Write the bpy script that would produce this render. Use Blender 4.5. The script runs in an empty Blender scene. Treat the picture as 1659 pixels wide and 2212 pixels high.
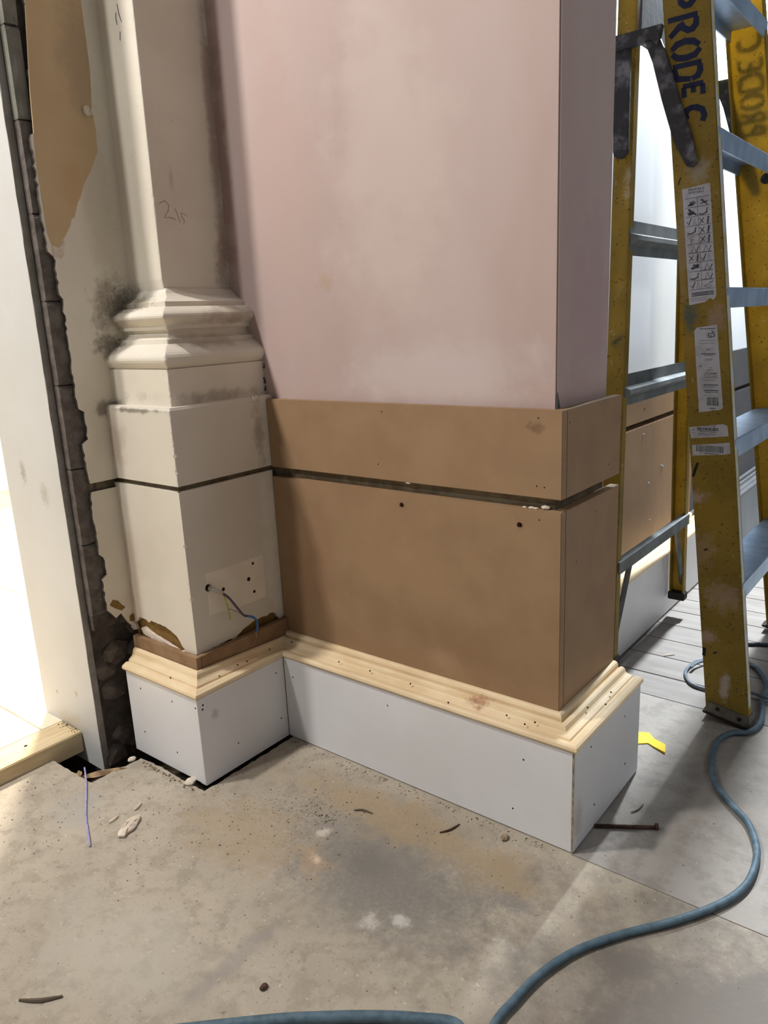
import bpy, bmesh, math, random
from mathutils import Vector, Matrix
random.seed(7)
SC = bpy.context.scene
COL = SC.collection

# ------------------------------------------------------------------ camera
CAM_YAW, CAM_PITCH, CAM_ROLL = -0.67912, -0.24862, -0.04623
CAM_POS = (1.18883, -1.08406, 0.93115)
F_PX = 1637.8
cd = bpy.data.cameras.new('camera')
cam = bpy.data.objects.new('camera', cd); COL.objects.link(cam)
_f = Vector((math.sin(CAM_YAW) * math.cos(CAM_PITCH), math.cos(CAM_YAW) * math.cos(CAM_PITCH), math.sin(CAM_PITCH)))
_r = Vector((math.cos(CAM_YAW), -math.sin(CAM_YAW), 0)); _u = _r.cross(_f)
_r2 = math.cos(CAM_ROLL) * _r + math.sin(CAM_ROLL) * _u
_u2 = -math.sin(CAM_ROLL) * _r + math.cos(CAM_ROLL) * _u
_m = Matrix((_r2, _u2, -_f)).transposed().to_4x4(); _m.translation = CAM_POS
cam.matrix_world = _m
cd.sensor_fit = 'VERTICAL'; cd.sensor_height = 24.0; cd.lens = F_PX * 24.0 / 2212.0
cd.clip_start = 0.02; cd.clip_end = 50
SC.camera = cam

# ------------------------------------------------------------------ world, lamps, exposure
w = bpy.data.worlds.new('room_light'); SC.world = w; w.use_nodes = True
bg = w.node_tree.nodes['Background']
bg.inputs[0].default_value = (0.97, 0.98, 1.0, 1); bg.inputs[1].default_value = 0.165
SC.view_settings.view_transform = 'Standard'; SC.view_settings.look = 'None'
SC.view_settings.gamma = 1.0; SC.view_settings.use_curve_mapping = False
SC.view_settings.exposure = 0.0

def lamp(name, loc, power, colour, radius):
    l = bpy.data.lights.new(name, 'POINT'); l.energy = power; l.color = colour; l.shadow_soft_size = radius
    o = bpy.data.objects.new(name, l); COL.objects.link(o); o.location = loc; return o
lamp('site_lamp', (-0.80, -1.34, 3.20), 262, (1.0, 0.97, 0.935), 0.10)          # warm lamp high in the doorway side
lamp('front_fill_lamp', (-0.62, -2.30, 2.60), 105, (1.0, 0.98, 0.96), 0.12)         # added fill out of view, brightens the front of the pilaster shaft
lamp('strip_lamp', (0.53, 2.05, 2.12), 560, (0.84, 0.92, 1.0), 0.07)           # cool lamp beyond the ladder
lamp('cool_fill_lamp', (3.20, 1.00, 2.60), 48, (0.80, 0.88, 1.0), 0.35)             # added bluish fill out of view, lifts the return faces and far wall
lamp('next_room_lamp', (-1.30, 0.35, 1.55), 330, (1.0, 0.90, 0.76), 0.10)       # lamp in the room through the doorway

# ------------------------------------------------------------------ materials
def lin(r, g, b):
    f = lambda c: (c / 255 / 12.92) if c <= 10.3 else ((c / 255 + 0.055) / 1.055) ** 2.4
    return (f(r), f(g), f(b), 1)

def M(name, c1, c2=None, scale=6.0, detail=6, contrast=(0.35, 0.65), rough=0.7, bump=0.0, bscale=60.0, stretch=(1, 1, 1),
      speck=None, stains_and_shade=(), spec=0.3, metal=0.0, trans=0.0, rot=None, mott=None):
    m = bpy.data.materials.new(name); m.use_nodes = True
    nt = m.node_tree; N = nt.nodes; L = nt.links
    b = N['Principled BSDF']; out = N['Material Output']
    b.inputs['Roughness'].default_value = rough; b.inputs['Specular IOR Level'].default_value = spec; b.inputs['Metallic'].default_value = metal
    geo = N.new('ShaderNodeNewGeometry')
    mp = N.new('ShaderNodeMapping'); mp.inputs['Scale'].default_value = stretch
    if rot: mp.inputs['Rotation'].default_value = rot
    L.new(geo.outputs['Position'], mp.inputs['Vector'])
    def mix(fac, a, bb):
        x = N.new('ShaderNodeMix'); x.data_type = 'RGBA'
        if isinstance(fac, float): x.inputs[0].default_value = fac
        else: L.new(fac, x.inputs[0])
        if isinstance(a, tuple): x.inputs[6].default_value = a
        else: L.new(a, x.inputs[6])
        x.inputs[7].default_value = bb
        return x.outputs[2]
    def noise(sc, det=5, vec=None, ro=0.55):
        n = N.new('ShaderNodeTexNoise'); n.inputs['Scale'].default_value = sc; n.inputs['Detail'].default_value = det; n.inputs['Roughness'].default_value = ro
        L.new(vec if vec else mp.outputs[0], n.inputs['Vector']); return n.outputs[0]
    def rng(v, a, bb, lo=0.0, hi=1.0):
        r = N.new('ShaderNodeMapRange'); r.interpolation_type = 'SMOOTHSTEP'
        L.new(v, r.inputs[0]); r.inputs[1].default_value = a; r.inputs[2].default_value = bb; r.inputs[3].default_value = lo; r.inputs[4].default_value = hi
        return r.outputs[0]
    def math_(op, a, bb):
        x = N.new('ShaderNodeMath'); x.operation = op
        for i, v in enumerate((a, bb)):
            if isinstance(v, (int, float)): x.inputs[i].default_value = v
            else: L.new(v, x.inputs[i])
        return x.outputs[0]
    col = c1
    if c2: col = mix(rng(noise(scale, detail), contrast[0], contrast[1]), c1, c2)
    if mott: col = mix(math_('MULTIPLY', rng(noise(mott[0], 8, geo.outputs['Position'], 0.68), .46, .62), mott[2]), col, mott[1])
    if speck:
        for (sc, thr, cc, st) in speck:
            col = mix(math_('MULTIPLY', rng(noise(sc, 2, geo.outputs['Position']), thr, thr + 0.06), st), col, cc)
    for (ce, ra, cc, st, nsc) in stains_and_shade:
        v = N.new('ShaderNodeVectorMath'); v.operation = 'SUBTRACT'; L.new(geo.outputs['Position'], v.inputs[0]); v.inputs[1].default_value = ce
        v2 = N.new('ShaderNodeVectorMath'); v2.operation = 'DIVIDE'; L.new(v.outputs[0], v2.inputs[0]); v2.inputs[1].default_value = ra
        v3 = N.new('ShaderNodeVectorMath'); v3.operation = 'LENGTH'; L.new(v2.outputs[0], v3.inputs[0])
        d = math_('ADD', v3.outputs['Value'], math_('MULTIPLY', math_('SUBTRACT', noise(nsc, 6, geo.outputs['Position'], 0.7), 0.5), 2.6))
        col = mix(math_('MULTIPLY', rng(d, 1.15, 0.25), st), col, cc)
    if isinstance(col, tuple): b.inputs['Base Color'].default_value = col
    else: L.new(col, b.inputs['Base Color'])
    if bump:
        bp = N.new('ShaderNodeBump'); bp.inputs['Strength'].default_value = bump; bp.inputs['Distance'].default_value = 0.004
        L.new(noise(bscale, 6), bp.inputs['Height']); L.new(bp.outputs[0], b.inputs['Normal'])
    if trans:
        t = N.new('ShaderNodeBsdfTranslucent')
        if isinstance(col, tuple): t.inputs[0].default_value = col
        else: L.new(col, t.inputs[0])
        ms = N.new('ShaderNodeMixShader'); ms.inputs[0].default_value = trans
        L.new(b.outputs[0], ms.inputs[1]); L.new(t.outputs[0], ms.inputs[2]); L.new(ms.outputs[0], out.inputs[0])
    return m

DUST = lin(150, 136, 116); GREY = lin(150, 146, 140); DK = lin(84, 74, 64)
mat = {}
mat['pink'] = M('skimmed plaster', lin(187, 167, 161), lin(177, 154, 147), 3.0, 8, (0.3, 0.7), 0.75, 0.05, 30, (1, 1, 0.35),
    stains_and_shade=[((0.13, .077, 1.01), (.03, .05, .02), lin(172, 146, 118), .5, 60), ((0.30, .077, 1.25), (.16, .1, .35), lin(200, 183, 175), .5, 6),
            ((0.02, .077, 1.2), (.10, .1, .5), lin(186, 157, 147), .45, 8), ((0.40, .077, .83), (.28, .1, .07), lin(200, 186, 182), .5, 9),
            ((-.142, .077, 1.27), (.022, .1, .36), lin(150, 122, 112), .7, 14), ((.629, .2, .95), (.02, .12, .2), lin(176, 148, 150), .6, 10)])
mat['cream'] = M('old cream paint', lin(222, 214, 198), lin(213, 204, 188), 5, 8, (0.35, 0.7), 0.65, 0.06, 45,
    speck=[(160, 0.70, lin(150, 138, 120), .45)],
    stains_and_shade=[((-.262, -.15, .985), (.05, .05, .07), lin(128, 116, 100), .7, 30), ((-.255, -.12, .985), (.045, .05, .045), lin(70, 60, 52), .55, 150), ((-.262, -.17, .905), (.035, .04, .028), lin(104, 92, 80), .7, 60),
            ((-.266, -.195, .775), (.045, .04, .022), lin(92, 80, 68), .7, 34), ((-.20, -.13, .985), (.05, .05, .02), lin(130, 118, 98), .6, 70),
            ((-.15, -.19, .80), (.12, .02, .018), lin(168, 158, 142), .6, 16), ((-.05, -.06, .795), (.04, .13, .016), lin(150, 136, 120), .6, 26),
            ((-.09, .02, .955), (.03, .08, .03), lin(140, 124, 110), .55, 30), ((-.09, -.05, .905), (.03, .14, .02), lin(150, 138, 124), .5, 22),
            ((-.155, .062, 1.06), (.02, .028, .06), lin(140, 118, 106), .6, 24), ((-.155, .068, 1.3), (.02, .018, .36), lin(150, 122, 112), .65, 12), ((-.155, -.05, 1.23), (.02, .008, .03), lin(180, 164, 144), .6, 12),
            ((-.045, .03, .5), (.02, .025, .30), lin(186, 178, 164), .6, 24), ((-.045, .035, .7), (.02, .022, .07), lin(126, 112, 98), .6, 24),
            ((-.268, -.15, 1.25), (.02, .04, .25), lin(170, 158, 138), .4, 10), ((-.24, -.194, .45), (.03, .04, .22), lin(196, 178, 156), .5, 12)])
mat['pedestal'] = M('grey cream emulsion', lin(212, 204, 190), lin(203, 194, 180), 4, 7, (0.35, 0.7), 0.6, 0.04, 40,
    stains_and_shade=[((-.25, -.194, .70), (.045, .03, .09), lin(168, 150, 130), .55, 12), ((-.045, .035, .5), (.02, .025, .30), lin(230, 224, 210), .55, 24),
            ((-.045, .03, .7), (.02, .02, .09), lin(140, 124, 108), .6, 20), ((-.16, -.194, .775), (.10, .02, .006), lin(96, 86, 72), .7, 40),
            ((-.25, -.194, .40), (.04, .03, .16), lin(196, 176, 154), .5, 10)])
mat['patch'] = M('unpainted socket patch', lin(232, 222, 206), lin(224, 212, 194), 12, rough=0.7)
mat['buff'] = M('peeled buff distemper', lin(200, 176, 138), lin(186, 160, 122), 5, 8, (.3, .7), 0.8, 0.06, 40,
    stains_and_shade=[((-.268, -.15, 1.42), (.02, .05, .12), lin(160, 138, 116), .6, 10), ((-.268, -.2, 1.2), (.02, .03, .06), lin(196, 158, 120), .5, 14)])
mat['gypsum'] = M('bare backing plaster', lin(138, 108, 58), lin(116, 88, 46), 40, 6, (.3, .7), 0.9, 0.25, 120)
mat['chalk'] = M('white plaster crumb', lin(226, 212, 196), lin(200, 184, 166), 50, 4, rough=0.9, bump=0.3, bscale=150)
mat['groove'] = M('grimy groove', lin(124, 112, 90), lin(100, 88, 68), 30, 4, rough=0.8)
mat['stone'] = M('dark masonry', lin(122, 112, 104), lin(88, 79, 71), 26, 8, (.3, .7), 0.95, 0.6, 70, speck=[(90, .66, lin(120, 112, 104), .5)])
mat['brick'] = M('sooty brick', lin(112, 104, 98), lin(84, 76, 70), 40, 8, (.3, .7), 0.95, 0.5, 80, speck=[(70, .68, lin(138, 130, 122), .5)])
mat['cement'] = M('grey cement smear', lin(128, 126, 116), lin(104, 102, 92), 14, 8, (.3, .7), 0.9, 0.4, 60)
mat['mortar'] = M('dark mortar', lin(92, 84, 78), lin(70, 63, 58), 30, 6, rough=0.95, bump=0.6, bscale=90)
mat['mdf'] = M('raw fibreboard', lin(151, 122, 92), lin(143, 114, 85), 14, 8, (.3, .7), 0.62, 0.02, 200,
    speck=[(230, .70, lin(176, 146, 114), .5), (120, .74, lin(126, 94, 66), .45)],
    stains_and_shade=[((.60, .058, .745), (.02, .02, .014), lin(112, 80, 56), .7, 60), ((.40, .058, .27), (.05, .02, .03), lin(166, 136, 106), .5, 20),
            ((.32, .058, .45), (.2, .02, .08), lin(158, 128, 97), .5, 8), ((.44, .058, .32), (.16, .02, .05), lin(138, 107, 78), .5, 12),
            ((.06, .058, .40), (.09, .02, .16), lin(140, 106, 80), .4, 8)])
mat['mdf_edge'] = M('pale fibreboard edge', lin(150, 122, 94), lin(138, 110, 84), 30, rough=0.8)
mat['primed'] = M('white primed board', lin(226, 225, 226), lin(220, 218, 218), 4, 6, rough=0.42, bump=0.01, bscale=20, spec=0.35,
    stains_and_shade=[((.706, .02, .06), (.03, .02, .05), lin(176, 160, 146), .45, 40), ((0, -.20, .15), (.01, .012, .012), lin(176, 172, 170), .7, 60)])
mat['edgefill'] = M('raw board edge', lin(176, 158, 130), lin(110, 92, 70), 60, 6, rough=0.8)
mat['pine'] = M('bare pine', lin(230, 208, 172), lin(218, 192, 152), 9, 6, (.35, .65), 0.6, 0.03, 40, (1, 1, 6),
    stains_and_shade=[((.50, .03, .222), (.028, .02, .012), lin(156, 100, 72), .8, 50), ((.47, .03, .226), (.05, .02, .010), lin(214, 174, 130), .6, 20),
            ((-.05, -.1, .22), (.05, .08, .015), lin(214, 172, 138), .5, 24)])
mat['mdf_strip'] = M('fibreboard packing strip', lin(150, 122, 92), lin(134, 104, 76), 20, rough=0.8)
mat['jamb'] = M('white jamb paint', lin(201, 201, 199), lin(195, 194, 190), 3, 6, rough=0.5,
    stains_and_shade=[((-.455, -.30, .643), (.014, .02, .03), lin(150, 144, 132), .7, 120), ((-.375, -.30, .60), (.02, .02, .03), lin(160, 154, 142), .6, 120),
            ((-.466, -.30, .11), (.006, .02, .006), lin(150, 140, 120), .7, 90), ((-.376, -.30, .13), (.006, .02, .01), lin(160, 150, 130), .7, 90),
            ((-.42, -.30, .045), (.08, .02, .03), lin(196, 180, 158), .6, 30)])
mat['board_edge'] = M('grey board edge', lin(150, 144, 136), lin(134, 128, 120), 30, rough=0.8, bump=.1)
mat['timber'] = M('sawn softwood', lin(216, 196, 160), lin(198, 174, 134), 8, 6, (.3, .7), 0.7, 0.05, 40, (8, 1, 8),
    stains_and_shade=[((-.40, -.43, .05), (.008, .012, .01), lin(120, 90, 60), .8, 60), ((-.40, -.37, .05), (.06, .05, .01), lin(214, 200, 176), .6, 18)])
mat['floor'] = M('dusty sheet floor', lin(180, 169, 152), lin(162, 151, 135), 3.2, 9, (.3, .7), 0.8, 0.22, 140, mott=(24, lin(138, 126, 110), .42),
    speck=[(95, .66, lin(204, 194, 178), .6), (170, .64, lin(112, 100, 86), .5), (26, .66, lin(138, 130, 120), .5), (48, .70, lin(106, 96, 84), .55)],
    stains_and_shade=[((.46, -.24, 0), (.24, .14, .1), lin(140, 135, 127), .55, 14), ((.50, -.26, 0), (.22, .13, .1), lin(118, 114, 108), .5, 45), ((.42, -.2, 0), (.3, .14, .1), lin(112, 106, 98), .45, 120),
            ((.18, -.30, 0), (.18, .10, .1), lin(164, 144, 116), .6, 20), ((.34, -.28, 0), (.05, .03, .1), lin(176, 148, 118), .45, 40),
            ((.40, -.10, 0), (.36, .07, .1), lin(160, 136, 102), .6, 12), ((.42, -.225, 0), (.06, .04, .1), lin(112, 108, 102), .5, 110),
            ((.63, -.12, 0), (.09, .06, .1), lin(152, 134, 106), .6, 18), ((.34, -.27, 0), (.016, .012, .1), lin(214, 188, 160), .8, 40),
            ((.67, -.16, 0), (.05, .022, .1), lin(118, 116, 116), .5, 70), ((-.16, -.44, 0), (.07, .06, .1), lin(164, 160, 152), .6, 16),
            ((.22, -.60, 0), (.2, .10, .1), lin(182, 174, 160), .5, 9), ((.39, -.50, 0), (.02, .16, .1), lin(136, 132, 128), .45, 14),
            ((.30, -.21, 0), (.014, .02, .1), lin(206, 196, 182), .7, 50), ((.55, -.30, 0), (.02, .014, .1), lin(206, 200, 190), .7, 50),
            ((.51, -.33, 0), (.02, .02, .1), lin(204, 196, 184), .6, 50), ((1.02, -.24, 0), (.34, .34, .1), lin(112, 105, 98), .9, 7)])  # last entry: greyer floor dirt with the ladder-side cast shade painted in
mat['floor_far'] = M('grey sheet floor', lin(164, 157, 149), lin(146, 140, 132), 4, 9, (.3, .7), .8, .2, 140, mott=(22, lin(124, 117, 109), .45), speck=[(95, .67, lin(182, 174, 164), .5), (140, .70, lin(104, 96, 88), .5)],
    stains_and_shade=[((.95, .35, 0), (.2, .2, .1), lin(126, 120, 114), .5, 9)])
mat['plank'] = M('worn floor plank', lin(150, 144, 138), lin(134, 128, 122), 5, 8, (.3, .7), 0.75, 0.1, 90, (1, 5, 1), speck=[(120, .68, lin(110, 102, 94), .4)])
mat['subfloor'] = M('dark void', lin(92, 78, 62), lin(66, 55, 44), 20, 6, rough=0.95)
mat['brightfloor'] = M('pale boarded floor', lin(236, 222, 196), lin(226, 208, 178), 6, 6, rough=0.7)
mat['whitewall'] = M('white dryliner', lin(236, 238, 240), lin(230, 232, 234), 2, 4, rough=0.6)
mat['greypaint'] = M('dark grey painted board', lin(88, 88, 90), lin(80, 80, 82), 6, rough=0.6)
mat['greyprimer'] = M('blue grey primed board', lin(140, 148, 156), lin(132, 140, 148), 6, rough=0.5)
mat['yellow'] = M('yellow fibreglass', lin(176, 150, 66), lin(156, 132, 58), 12, 6, (.3, .7), 0.5, 0.04, 90, trans=0.40,
    speck=[(150, .63, lin(92, 76, 34), .8), (70, .69, lin(206, 184, 160), .6)],
    stains_and_shade=[((.72, .62, .40), (.04, .05, .05), lin(206, 184, 172), .35, 70), ((.69, .62, .52), (.045, .05, .018), lin(212, 192, 184), .75, 60),
            ((.665, .63, .905), (.02, .03, .04), lin(92, 116, 110), .75, 50), ((.655, .64, .78), (.012, .03, .05), lin(110, 130, 120), .5, 60),
            ((.665, .64, 1.20), (.03, .03, .03), lin(186, 180, 168), .7, 60), ((.72, .64, .90), (.025, .03, .04), lin(200, 176, 164), .5, 60),
            ((.50, .63, .86), (.025, .03, .02), lin(62, 80, 74), .9, 40), ((.50, .63, .97), (.02, .03, .04), lin(176, 164, 130), .55, 50),
            ((.508, .65, 1.19), (.012, .03, .06), lin(206, 196, 176), .7, 60), ((.775, .61, .30), (.05, .03, .04), lin(206, 182, 170), .5, 70),
            ((.74, .61, .20), (.03, .03, .02), lin(206, 186, 172), .7, 60), ((.795, .60, .09), (.012, .03, .04), lin(214, 204, 196), .8, 60),
            ((.64, .64, 1.05), (.02, .03, .16), lin(196, 178, 150), .4, 40), ((.63, 1.2, .8), (.03, .03, .2), lin(190, 150, 40), .3, 20)])
mat['wear'] = M('paint worn flange', lin(182, 186, 186), lin(170, 164, 120), 26, 7, (.42, .66), .6)
mat['navy'] = M('navy stencil paint', lin(24, 32, 62), lin(46, 54, 84), 40, 5, (.5, .8), 0.6)
mat['black'] = M('black plastic', lin(50, 50, 52), lin(118, 118, 122), 30, 8, (.46, .72), 0.55, 0.15, 90)
mat['alu'] = M('worn aluminium', lin(160, 184, 208), lin(132, 156, 184), 16, 7, (.3, .7), 0.42, 0.05, 120, metal=0.45)
mat['alu_matt'] = M('dull aluminium', lin(124, 128, 127), lin(100, 104, 104), 16, 7, (.3, .7), 0.8, 0.05, 120, metal=0.15)
mat['shoe'] = M('grey metal shoe', lin(128, 122, 114), lin(104, 98, 92), 40, 6, rough=0.6, metal=0.3)
mat['rubber'] = M('dark rubber', lin(46, 42, 38), rough=0.8)
mat['sticker'] = M('scuffed label paper', lin(188, 190, 196), lin(164, 164, 168), 40, 6, (.4, .75), 0.6, speck=[(60, .68, lin(150, 136, 120), .5)])
mat['ink'] = M('grey print', lin(70, 72, 80), lin(110, 112, 118), 90, 4, (.4, .7), 0.6)
mat['inkdark'] = M('black print', lin(28, 30, 36), rough=0.6)
mat['cable'] = M('blue rubber cable', lin(94, 114, 126), lin(72, 92, 104), 60, 5, (.3, .7), 0.55, 0.15, 200)
mat['cable_grey'] = M('grey cable', lin(118, 126, 136), lin(96, 104, 112), 60, 5, rough=0.55)
mat['cable_dark'] = M('dark cable', lin(52, 56, 62), rough=0.6)
mat['wire_blue'] = M('blue wire', lin(62, 110, 172), rough=0.4)
mat['wire_violet'] = M('grey violet wire', lin(84, 76, 92), rough=0.5)
mat['wire_earth'] = M('green yellow wire', lin(186, 178, 84), lin(150, 164, 90), 80, rough=0.5)
mat['copper'] = M('copper strand', lin(206, 160, 130), rough=0.4, metal=0.6)
mat['sheath'] = M('grey cable sheath', lin(176, 166, 152), rough=0.6)
mat['rust'] = M('rusty steel', lin(88, 62, 48), lin(60, 44, 36), 90, 6, rough=0.85, bump=.3, bscale=250)
mat['yplastic'] = M('yellow plastic offcut', lin(238, 206, 24), rough=0.45)
mat['lilac'] = M('lilac string', lin(176, 168, 208), lin(150, 142, 186), 120, rough=0.8)
mat['wood_dark'] = M('splintered wood', lin(176, 148, 114), lin(120, 94, 70), 40, 6, rough=0.9)
mat['twig'] = M('grey twig', lin(96, 84, 70), rough=0.9)
mat['crumb'] = M('plaster and mortar crumbs', lin(158, 142, 118), lin(96, 82, 66), 70, 3, (.4, .6), 0.95)
mat['hole'] = M('dark hole', lin(30, 22, 16), rough=0.95)
mat['pencil'] = M('pencil line', lin(146, 130, 116), rough=0.8)

# ------------------------------------------------------------------ mesh helpers
class MB:
    def __init__(s): s.v = []; s.f = []
    def box(s, x0, x1, y0, y1, z0, z1):
        n = len(s.v)
        s.v += [(x, y, z) for z in (z0, z1) for y in (y0, y1) for x in (x0, x1)]
        s.f += [[n + i for i in q] for q in ((0, 2, 3, 1), (4, 5, 7, 6), (0, 1, 5, 4), (2, 6, 7, 3), (0, 4, 6, 2), (1, 3, 7, 5))]
        return s
    def loft(s, rings, caps=True):
        n = len(s.v); k = len(rings[0])
        for r in rings: s.v += [tuple(p) for p in r]
        for i in range(len(rings) - 1):
            for j in range(k):
                a = n + i * k + j; b = n + i * k + (j + 1) % k
                s.f.append([a, b, b + k, a + k])
        if caps:
            s.f.append([n + j for j in range(k)][::-1]); s.f.append([n + (len(rings) - 1) * k + j for j in range(k)])
        return s
    def prism(s, poly, fn0, fn1):
        return s.loft([[fn0(*p) for p in poly], [fn1(*p) for p in poly]])
    def tube(s, pts, r, sides=8, closed=False, taper=None):
        P = [Vector(p) for p in pts]; rings = []; up = Vector((0, 0, 1))
        for i, p in enumerate(P):
            t = (P[min(i + 1, len(P) - 1)] - P[max(i - 1, 0)]).normalized()
            if abs(t.dot(up)) > 0.95: up = Vector((1, 0, 0))
            a = t.cross(up).normalized(); b = a.cross(t)
            rr = r if taper is None else r * taper(i / (len(P) - 1))
            rings.append([p + rr * (math.cos(2 * math.pi * j / sides) * a + math.sin(2 * math.pi * j / sides) * b) for j in range(sides)])
        return s.loft(rings)
    def ribbon(s, poly, width, fn, h=0.0005):
        """flat stroke: poly in plane coordinates, fn(a, b, lift) -> point"""
        P = [Vector((p[0], p[1])) for p in poly]; L = []; R = []
        for i, p in enumerate(P):
            t = (P[min(i + 1, len(P) - 1)] - P[max(i - 1, 0)]).normalized(); nn = Vector((-t.y, t.x)) * width / 2
            e = t * width * 0.25 * (1 if i == len(P) - 1 else -1 if i == 0 else 0)
            L.append(p + nn * (0.8 if i in (0, len(P) - 1) else 1) + e); R.append(p - nn * (0.8 if i in (0, len(P) - 1) else 1) + e)
        for i in range(len(P) - 1):
            q = [L[i], L[i + 1], R[i + 1], R[i]]
            s.loft([[fn(p.x, p.y, 0.0) for p in q], [fn(p.x, p.y, h) for p in q]])
        return s
    def disc(s, c, n, r, h=0.001, sides=10, rin=0.0):
        c = Vector(c); n = Vector(n).normalized(); a = n.orthogonal().normalized(); b = n.cross(a)
        ring = lambda rr, k: [c + n * k + rr * (math.cos(2 * math.pi * j / sides) * a + math.sin(2 * math.pi * j / sides) * b) for j in range(sides)]
        return s.loft([ring(r, -0.001), ring(r, h)])
    def build(s, name, m, parent=None, bevel=0.0, smooth=False, base=None):
        me = bpy.data.meshes.new(name)
        o0 = Vector((0, 0, 0))
        if parent is not None: o0 = Vector(parent['_base'])
        elif base is not None: o0 = Vector(base)
        bm = bmesh.new()
        vs = [bm.verts.new(Vector(v) - o0) for v in s.v]
        for f in s.f:
            try: bm.faces.new([vs[i] for i in f])
            except ValueError: pass
        bmesh.ops.recalc_face_normals(bm, faces=bm.faces[:])
        if bevel:
            es = [e for e in bm.edges if len(e.link_faces) == 2 and e.calc_face_angle(0) > 0.6]
            bmesh.ops.bevel(bm, geom=es, offset=bevel, segments=2, affect='EDGES', clamp_overlap=True)
        bm.to_mesh(me); bm.free()
        if smooth:
            for p in me.polygons: p.use_smooth = True
        me.materials.append(m if not isinstance(m, str) else mat[m])
        o = bpy.data.objects.new(name, me); COL.objects.link(o)
        if parent is not None: o.parent = parent
        else: o.location = o0
        o['_base'] = tuple(o0)
        return o
def tag(o, label, cat, group=None, kind=None):
    o['label'] = label; o['category'] = cat
    if group: o['group'] = group
    if kind: o['kind'] = kind
    return o
def thing(name, base, label, cat, group=None, kind=None):
    o = bpy.data.objects.new(name, None); COL.objects.link(o); o.empty_display_size = 0.05
    o.location = base; o['_base'] = tuple(base)
    return tag(o, label, cat, group, kind)
def spline(pts, n=8):
    P = [Vector(p) for p in pts]; out = []
    for i in range(len(P) - 1):
        p0, p1, p2, p3 = P[max(i - 1, 0)], P[i], P[i + 1], P[min(i + 2, len(P) - 1)]
        for k in range(n):
            t = k / n
            out.append(0.5 * ((2 * p1) + (p2 - p0) * t + (2 * p0 - 5 * p1 + 4 * p2 - p3) * t * t + (3 * p1 - p0 - 3 * p2 + p3) * t ** 3))
    out.append(P[-1]); return out
def cut(o, cyls):
    """real drilled holes: subtract cylinders (centre, axis, radius, depth) from a mesh"""
    for c, ax, r, d in cyls:
        mb = MB(); cc = Vector(c); n = Vector(ax).normalized(); a = n.orthogonal().normalized(); b = n.cross(a)
        ring = lambda k: [cc + n * k + r * (math.cos(2 * math.pi * j / 14) * a + math.sin(2 * math.pi * j / 14) * b) for j in range(14)]
        mb.loft([ring(-d), ring(0.01)])
        t = mb.build('cutter', 'hole')
        md = o.modifiers.new('cut', 'BOOLEAN'); md.operation = 'DIFFERENCE'; md.solver = 'EXACT'; md.object = t
        bpy.context.view_layer.update()
        dg = bpy.context.evaluated_depsgraph_get()
        me = bpy.data.meshes.new_from_object(o.evaluated_get(dg))
        o.modifiers.clear(); o.data = me; bpy.data.objects.remove(t)
R = random.uniform

# ------------------------------------------------------------------ dimensions
L, W, P, Q, HP = 0.7066, 0.309, 0.2437, 0.250, 0.200   # front board length, return depth, pilaster projection, pilaster board width, board height
DM = 0.058                                             # fibreboard set back behind the board face
Z1, Z2, Z3, Z4 = 0.236, 0.603, 0.6245, 0.7744
XL = -0.268                                            # face of the old left wall
XB = 0.475                                             # face of the far board

# ------------------------------------------------------------------ floor
fl = thing('floor', (0, 0, 0), 'dusty grey beige boarded floor with crumbs and scuffs', 'floor', kind='structure')
def rag(pts, amp=0.0015, step=0.02):
    out = []
    for i, p in enumerate(pts):
        q = pts[(i + 1) % len(pts)]; d = math.hypot(q[0] - p[0], q[1] - p[1]); n = max(1, min(60, int(d / step)))
        for k in range(n):
            t = k / n; j = amp if k else 0
            out.append((p[0] + (q[0] - p[0]) * t + R(-j, j), p[1] + (q[1] - p[1]) * t + R(-j, j)))
    return out
def sheet(poly, name='floor_sheet', m='floor', z0=-0.018, z1=0.0):
    return MB().prism(poly, lambda x, y: (x, y, z0), lambda x, y: (x, y, z1)).build(name, m, fl)
edge = rag([(0.704, -0.002), (0.704, 0.012), (0.012, 0.012), (0.0075, -0.2555), (-0.05, -0.2585), (-0.15, -0.2535), (-0.2125, -0.2585), (-0.220, -0.376), (-0.352, -0.379), (-0.3745, -0.3795)][::1], 0.0022, 0.009)
edge = edge[:[i for i, p in enumerate(edge) if abs(p[0] + 0.3745) < 1e-6 and abs(p[1] + 0.3795) < 1e-6][0] + 1]
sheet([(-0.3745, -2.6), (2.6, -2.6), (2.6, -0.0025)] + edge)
sheet([(0.704, 0.0), (2.6, 0.0), (2.6, 0.640), (0.50, 0.640), (0.50, 0.300), (0.704, 0.300)], m='floor_far')
y = 0.643
while y < 4.2:
    MB().box(0.44, 2.6, y, y + 0.1135, -0.018, R(-0.0008, 0.0004)).build('floor_plank', 'plank', fl, bevel=0.0015); y += 0.1155
MB().box(-0.9, 2.6, -2.6, 4.2, -0.12, -0.09).build('subfloor', 'subfloor', fl)
for i in range(9):
    MB().box(-3.4, -0.4635, -2.6 + i * 0.45, -2.6 + i * 0.45 + 0.447, 0.015, 0.0345).build('raised_floor_board', 'brightfloor', fl, bevel=0.001)

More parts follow.
